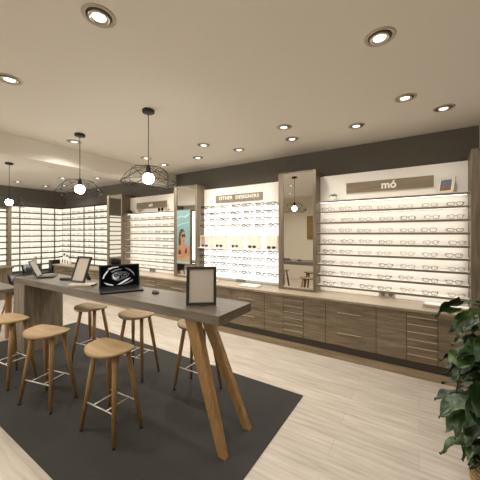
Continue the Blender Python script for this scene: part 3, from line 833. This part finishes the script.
DL = [(-1.48, .86, 'large ceiling downlight nearest the camera, upper left'), (-.20, 1.88, 'large ceiling downlight at upper right, over the aisle'),
      (-2.67, .83, 'ceiling downlight cut near the left picture edge'), (-.10, 2.84, 'ceiling downlight third from the right end, front row'),
      (.20, 3.27, 'ceiling downlight nearest the right end of the dark wall'), (-1.27, 2.88, 'ceiling downlight in front of the clear mirror, front row'),
      (-1.35, 3.29, 'ceiling downlight in front of the clear mirror, wall row'), (-.58, 3.28, 'ceiling downlight above the wide sign, wall row'),
      (-2.15, 3.30, 'ceiling downlight above the backlit display, wall row'), (-2.44, 2.87, 'ceiling downlight above the backlit display, front row'),
      (-2.92, 3.30, 'ceiling downlight between poster mirror and backlit display'), (-3.70, 3.31, 'ceiling downlight before the poster mirror, wall row'),
      (-3.62, 2.87, 'ceiling downlight behind the cord of the nearest pendant'), (-3.76, 1.85, 'ceiling downlight beside the second pendant canopy'),
      (-7.73, 2.57, 'far ceiling downlight left of the corner, by left pendant'), (-7.83, 3.18, 'far ceiling downlight close to the corner, outer one'),
      (-7.35, 3.38, 'far ceiling downlight close to the corner, inner one'), (-6.42, 2.92, 'far ceiling downlight above the second pendant shade'),
      (-5.79, 3.33, 'far ceiling downlight above the narrow mirror'), (-5.50, 2.36, 'far ceiling downlight just below the beam edge'),
      (-3.2, -.4, 'added fill downlight behind the viewpoint, seen in mirror'), (-1.2, -.6, 'added fill downlight behind the viewpoint, middle one'), (.9, -.4, 'added fill downlight behind the viewpoint near the right wall'),  # lamps from here on are added outside the view for ambient fill
      (1.2, 1.4, 'added unseen downlight beyond the plant side'), (-5.6, .4, 'added unseen downlight over the left desk area'), (-7.4, .6, 'added unseen downlight by the far left wall')]
d0 = make_downlight()
for i, (x_, y_, lab) in enumerate(DL):
    d = d0 if i == 0 else copy_tree(d0)
    d.location = (x_, y_, H); d['label'] = lab; d.rotation_euler = (0, 0, random.uniform(0, 6.28))
    k = .52 if x_ > -1.3 else (1.65 if x_ < -2.3 else 1.2)      # dimmed towards the plant end
    for ch in d.children:
        if y_ < 0: k = 1.9
        if ch.type == 'LIGHT': ch.data = ch.data.copy(); ch.data.energy = SPOT_W*k

# ------------------------------------------------------------------ big climbing plant
PX, PY = .40, 2.08
p = empty('climbing_plant', 'tall leafy green climbing plant in a straw basket', 'plant', (PX, PY, 0))
m = MB(); prof = [(.115, 0), (.135, .03), (.15, .12), (.145, .22), (.14, .26), (.128, .26), (.125, .23), (0, .22)]
m.lathe(prof, 36); 
for k in range(11):
    z = .015+k*.0235
    rr = .118+.034*math.sin(min(1, z/.16)*math.pi/2)
    m.tube([(rr*math.cos(t_*math.pi/18), rr*math.sin(t_*math.pi/18), z+.004*math.sin(t_*math.pi/2)) for t_ in range(36)], .0075, 5, closed=True)
m.build('basket', M['basket'], p)
MB().lathe([(.124, .2305), (0, .24)], 24).build('soil', M['soil'], p)
MB().tube([(0, 0, .23), (0, 0, 1.05)], .028, 12).build('support_pole', M['moss'], p)
def leaf_pts(L, Wd, droop):
    rows = []
    for i, (t_, ww) in enumerate(((0, .10), (.02, .62), (.12, .92), (.28, 1.0), (.45, .88), (.62, .66), (.78, .40), (.91, .16), (1.0, .01))):
        y = t_*L; back = -.06*L if i == 1 else 0
        z = -droop*L*t_*t_
        w_ = ww*Wd/2
        rows.append([(-w_, y+back, z+.16*w_+.012*math.sin(i*1.7)), (-w_*.5, y, z+.02*Wd), (0, y, z-.05*Wd), (w_*.5, y, z+.02*Wd), (w_, y+back, z+.16*w_+.012*math.cos(i*1.3))])
    return rows
fol = MB(); stm = MB()
camp = Vector((-PX, -PY, 1.5))
def add_leaf(base, az, el, L, Wd, droop, roll=0, mi=0):
    rows = leaf_pts(L, Wd, droop)
    Mx = Matrix.Translation(base) @ Matrix.Rotation(az-math.pi/2, 4, 'Z') @ Matrix.Rotation(el, 4, 'X') @ Matrix.Rotation(roll, 4, 'Y')
    vs = [v_ for r_ in rows for v_ in r_]; fs = []
    for i in range(len(rows)-1):
        for k in range(4): fs.append([i*5+k, i*5+k+1, i*5+6+k, i*5+5+k])
    fol.add(vs, fs, mi, True, Mx)
def stalk(z, base):
    b0 = Vector((0, 0, z)); mid = (b0+base)/2+Vector((0, 0, .04))
    stm.tube([b0, mid, base], [.004, .0035, .003], 5)
rnd = random.Random(11)
for k in range(120):
    z = .30+.80*(k+.5)/120
    az = k*2.399+rnd.uniform(-.3, .3)
    spread = .10+.10*rnd.random()
    base = Vector((math.cos(az)*spread, math.sin(az)*spread, z+rnd.uniform(-.01, .05)))
    L = rnd.uniform(.13, .20)*(1 if z < .95 else .85)
    add_leaf(base, az+rnd.uniform(-.5, .5), rnd.uniform(-.9, .15), L, L*rnd.uniform(.58, .75), rnd.uniform(.1, .45), rnd.uniform(-.5, .5), 0)
    stalk(max(.25, z-.03), base)
# leaves reaching out towards the aisle (image left = direction (-cos, -sin) of the camera's right axis)
left = Vector((-.84, -.543, 0)); laz = math.atan2(left.y, left.x)
for (s_, z, L, el, dr, da, ro) in ((.15, .84, .16, -.05, .3, 0, .3), (.225, .63, .19, .08, .22, .1, .35), (.12, .68, .20, .1, .25, -.3, .35), (.20, .52, .16, -.45, .4, .25, .2), (.15, .42, .18, -.7, .3, 0, .5),
                                   (.10, .36, .18, -.9, .2, -.4, .1), (.17, .78, .15, -.2, .3, .4, .2), (.08, .29, .15, -.3, .2, .1, .3), (.10, .93, .14, 0, .3, .2, .2)):
    base = left*s_+Vector((0, 0, z)); add_leaf(base, laz+da, el, L, L*.62, dr, ro); stalk(z-.02, base)
add_leaf(left*.03+Vector((-.02, -.17, .97)), laz+1.2, -.9, .13, .08, .2, .1, 1)
fol.build('foliage', [M['leaf'], M['yleaf']], p)
stm.build('stems', M['stem'], p)
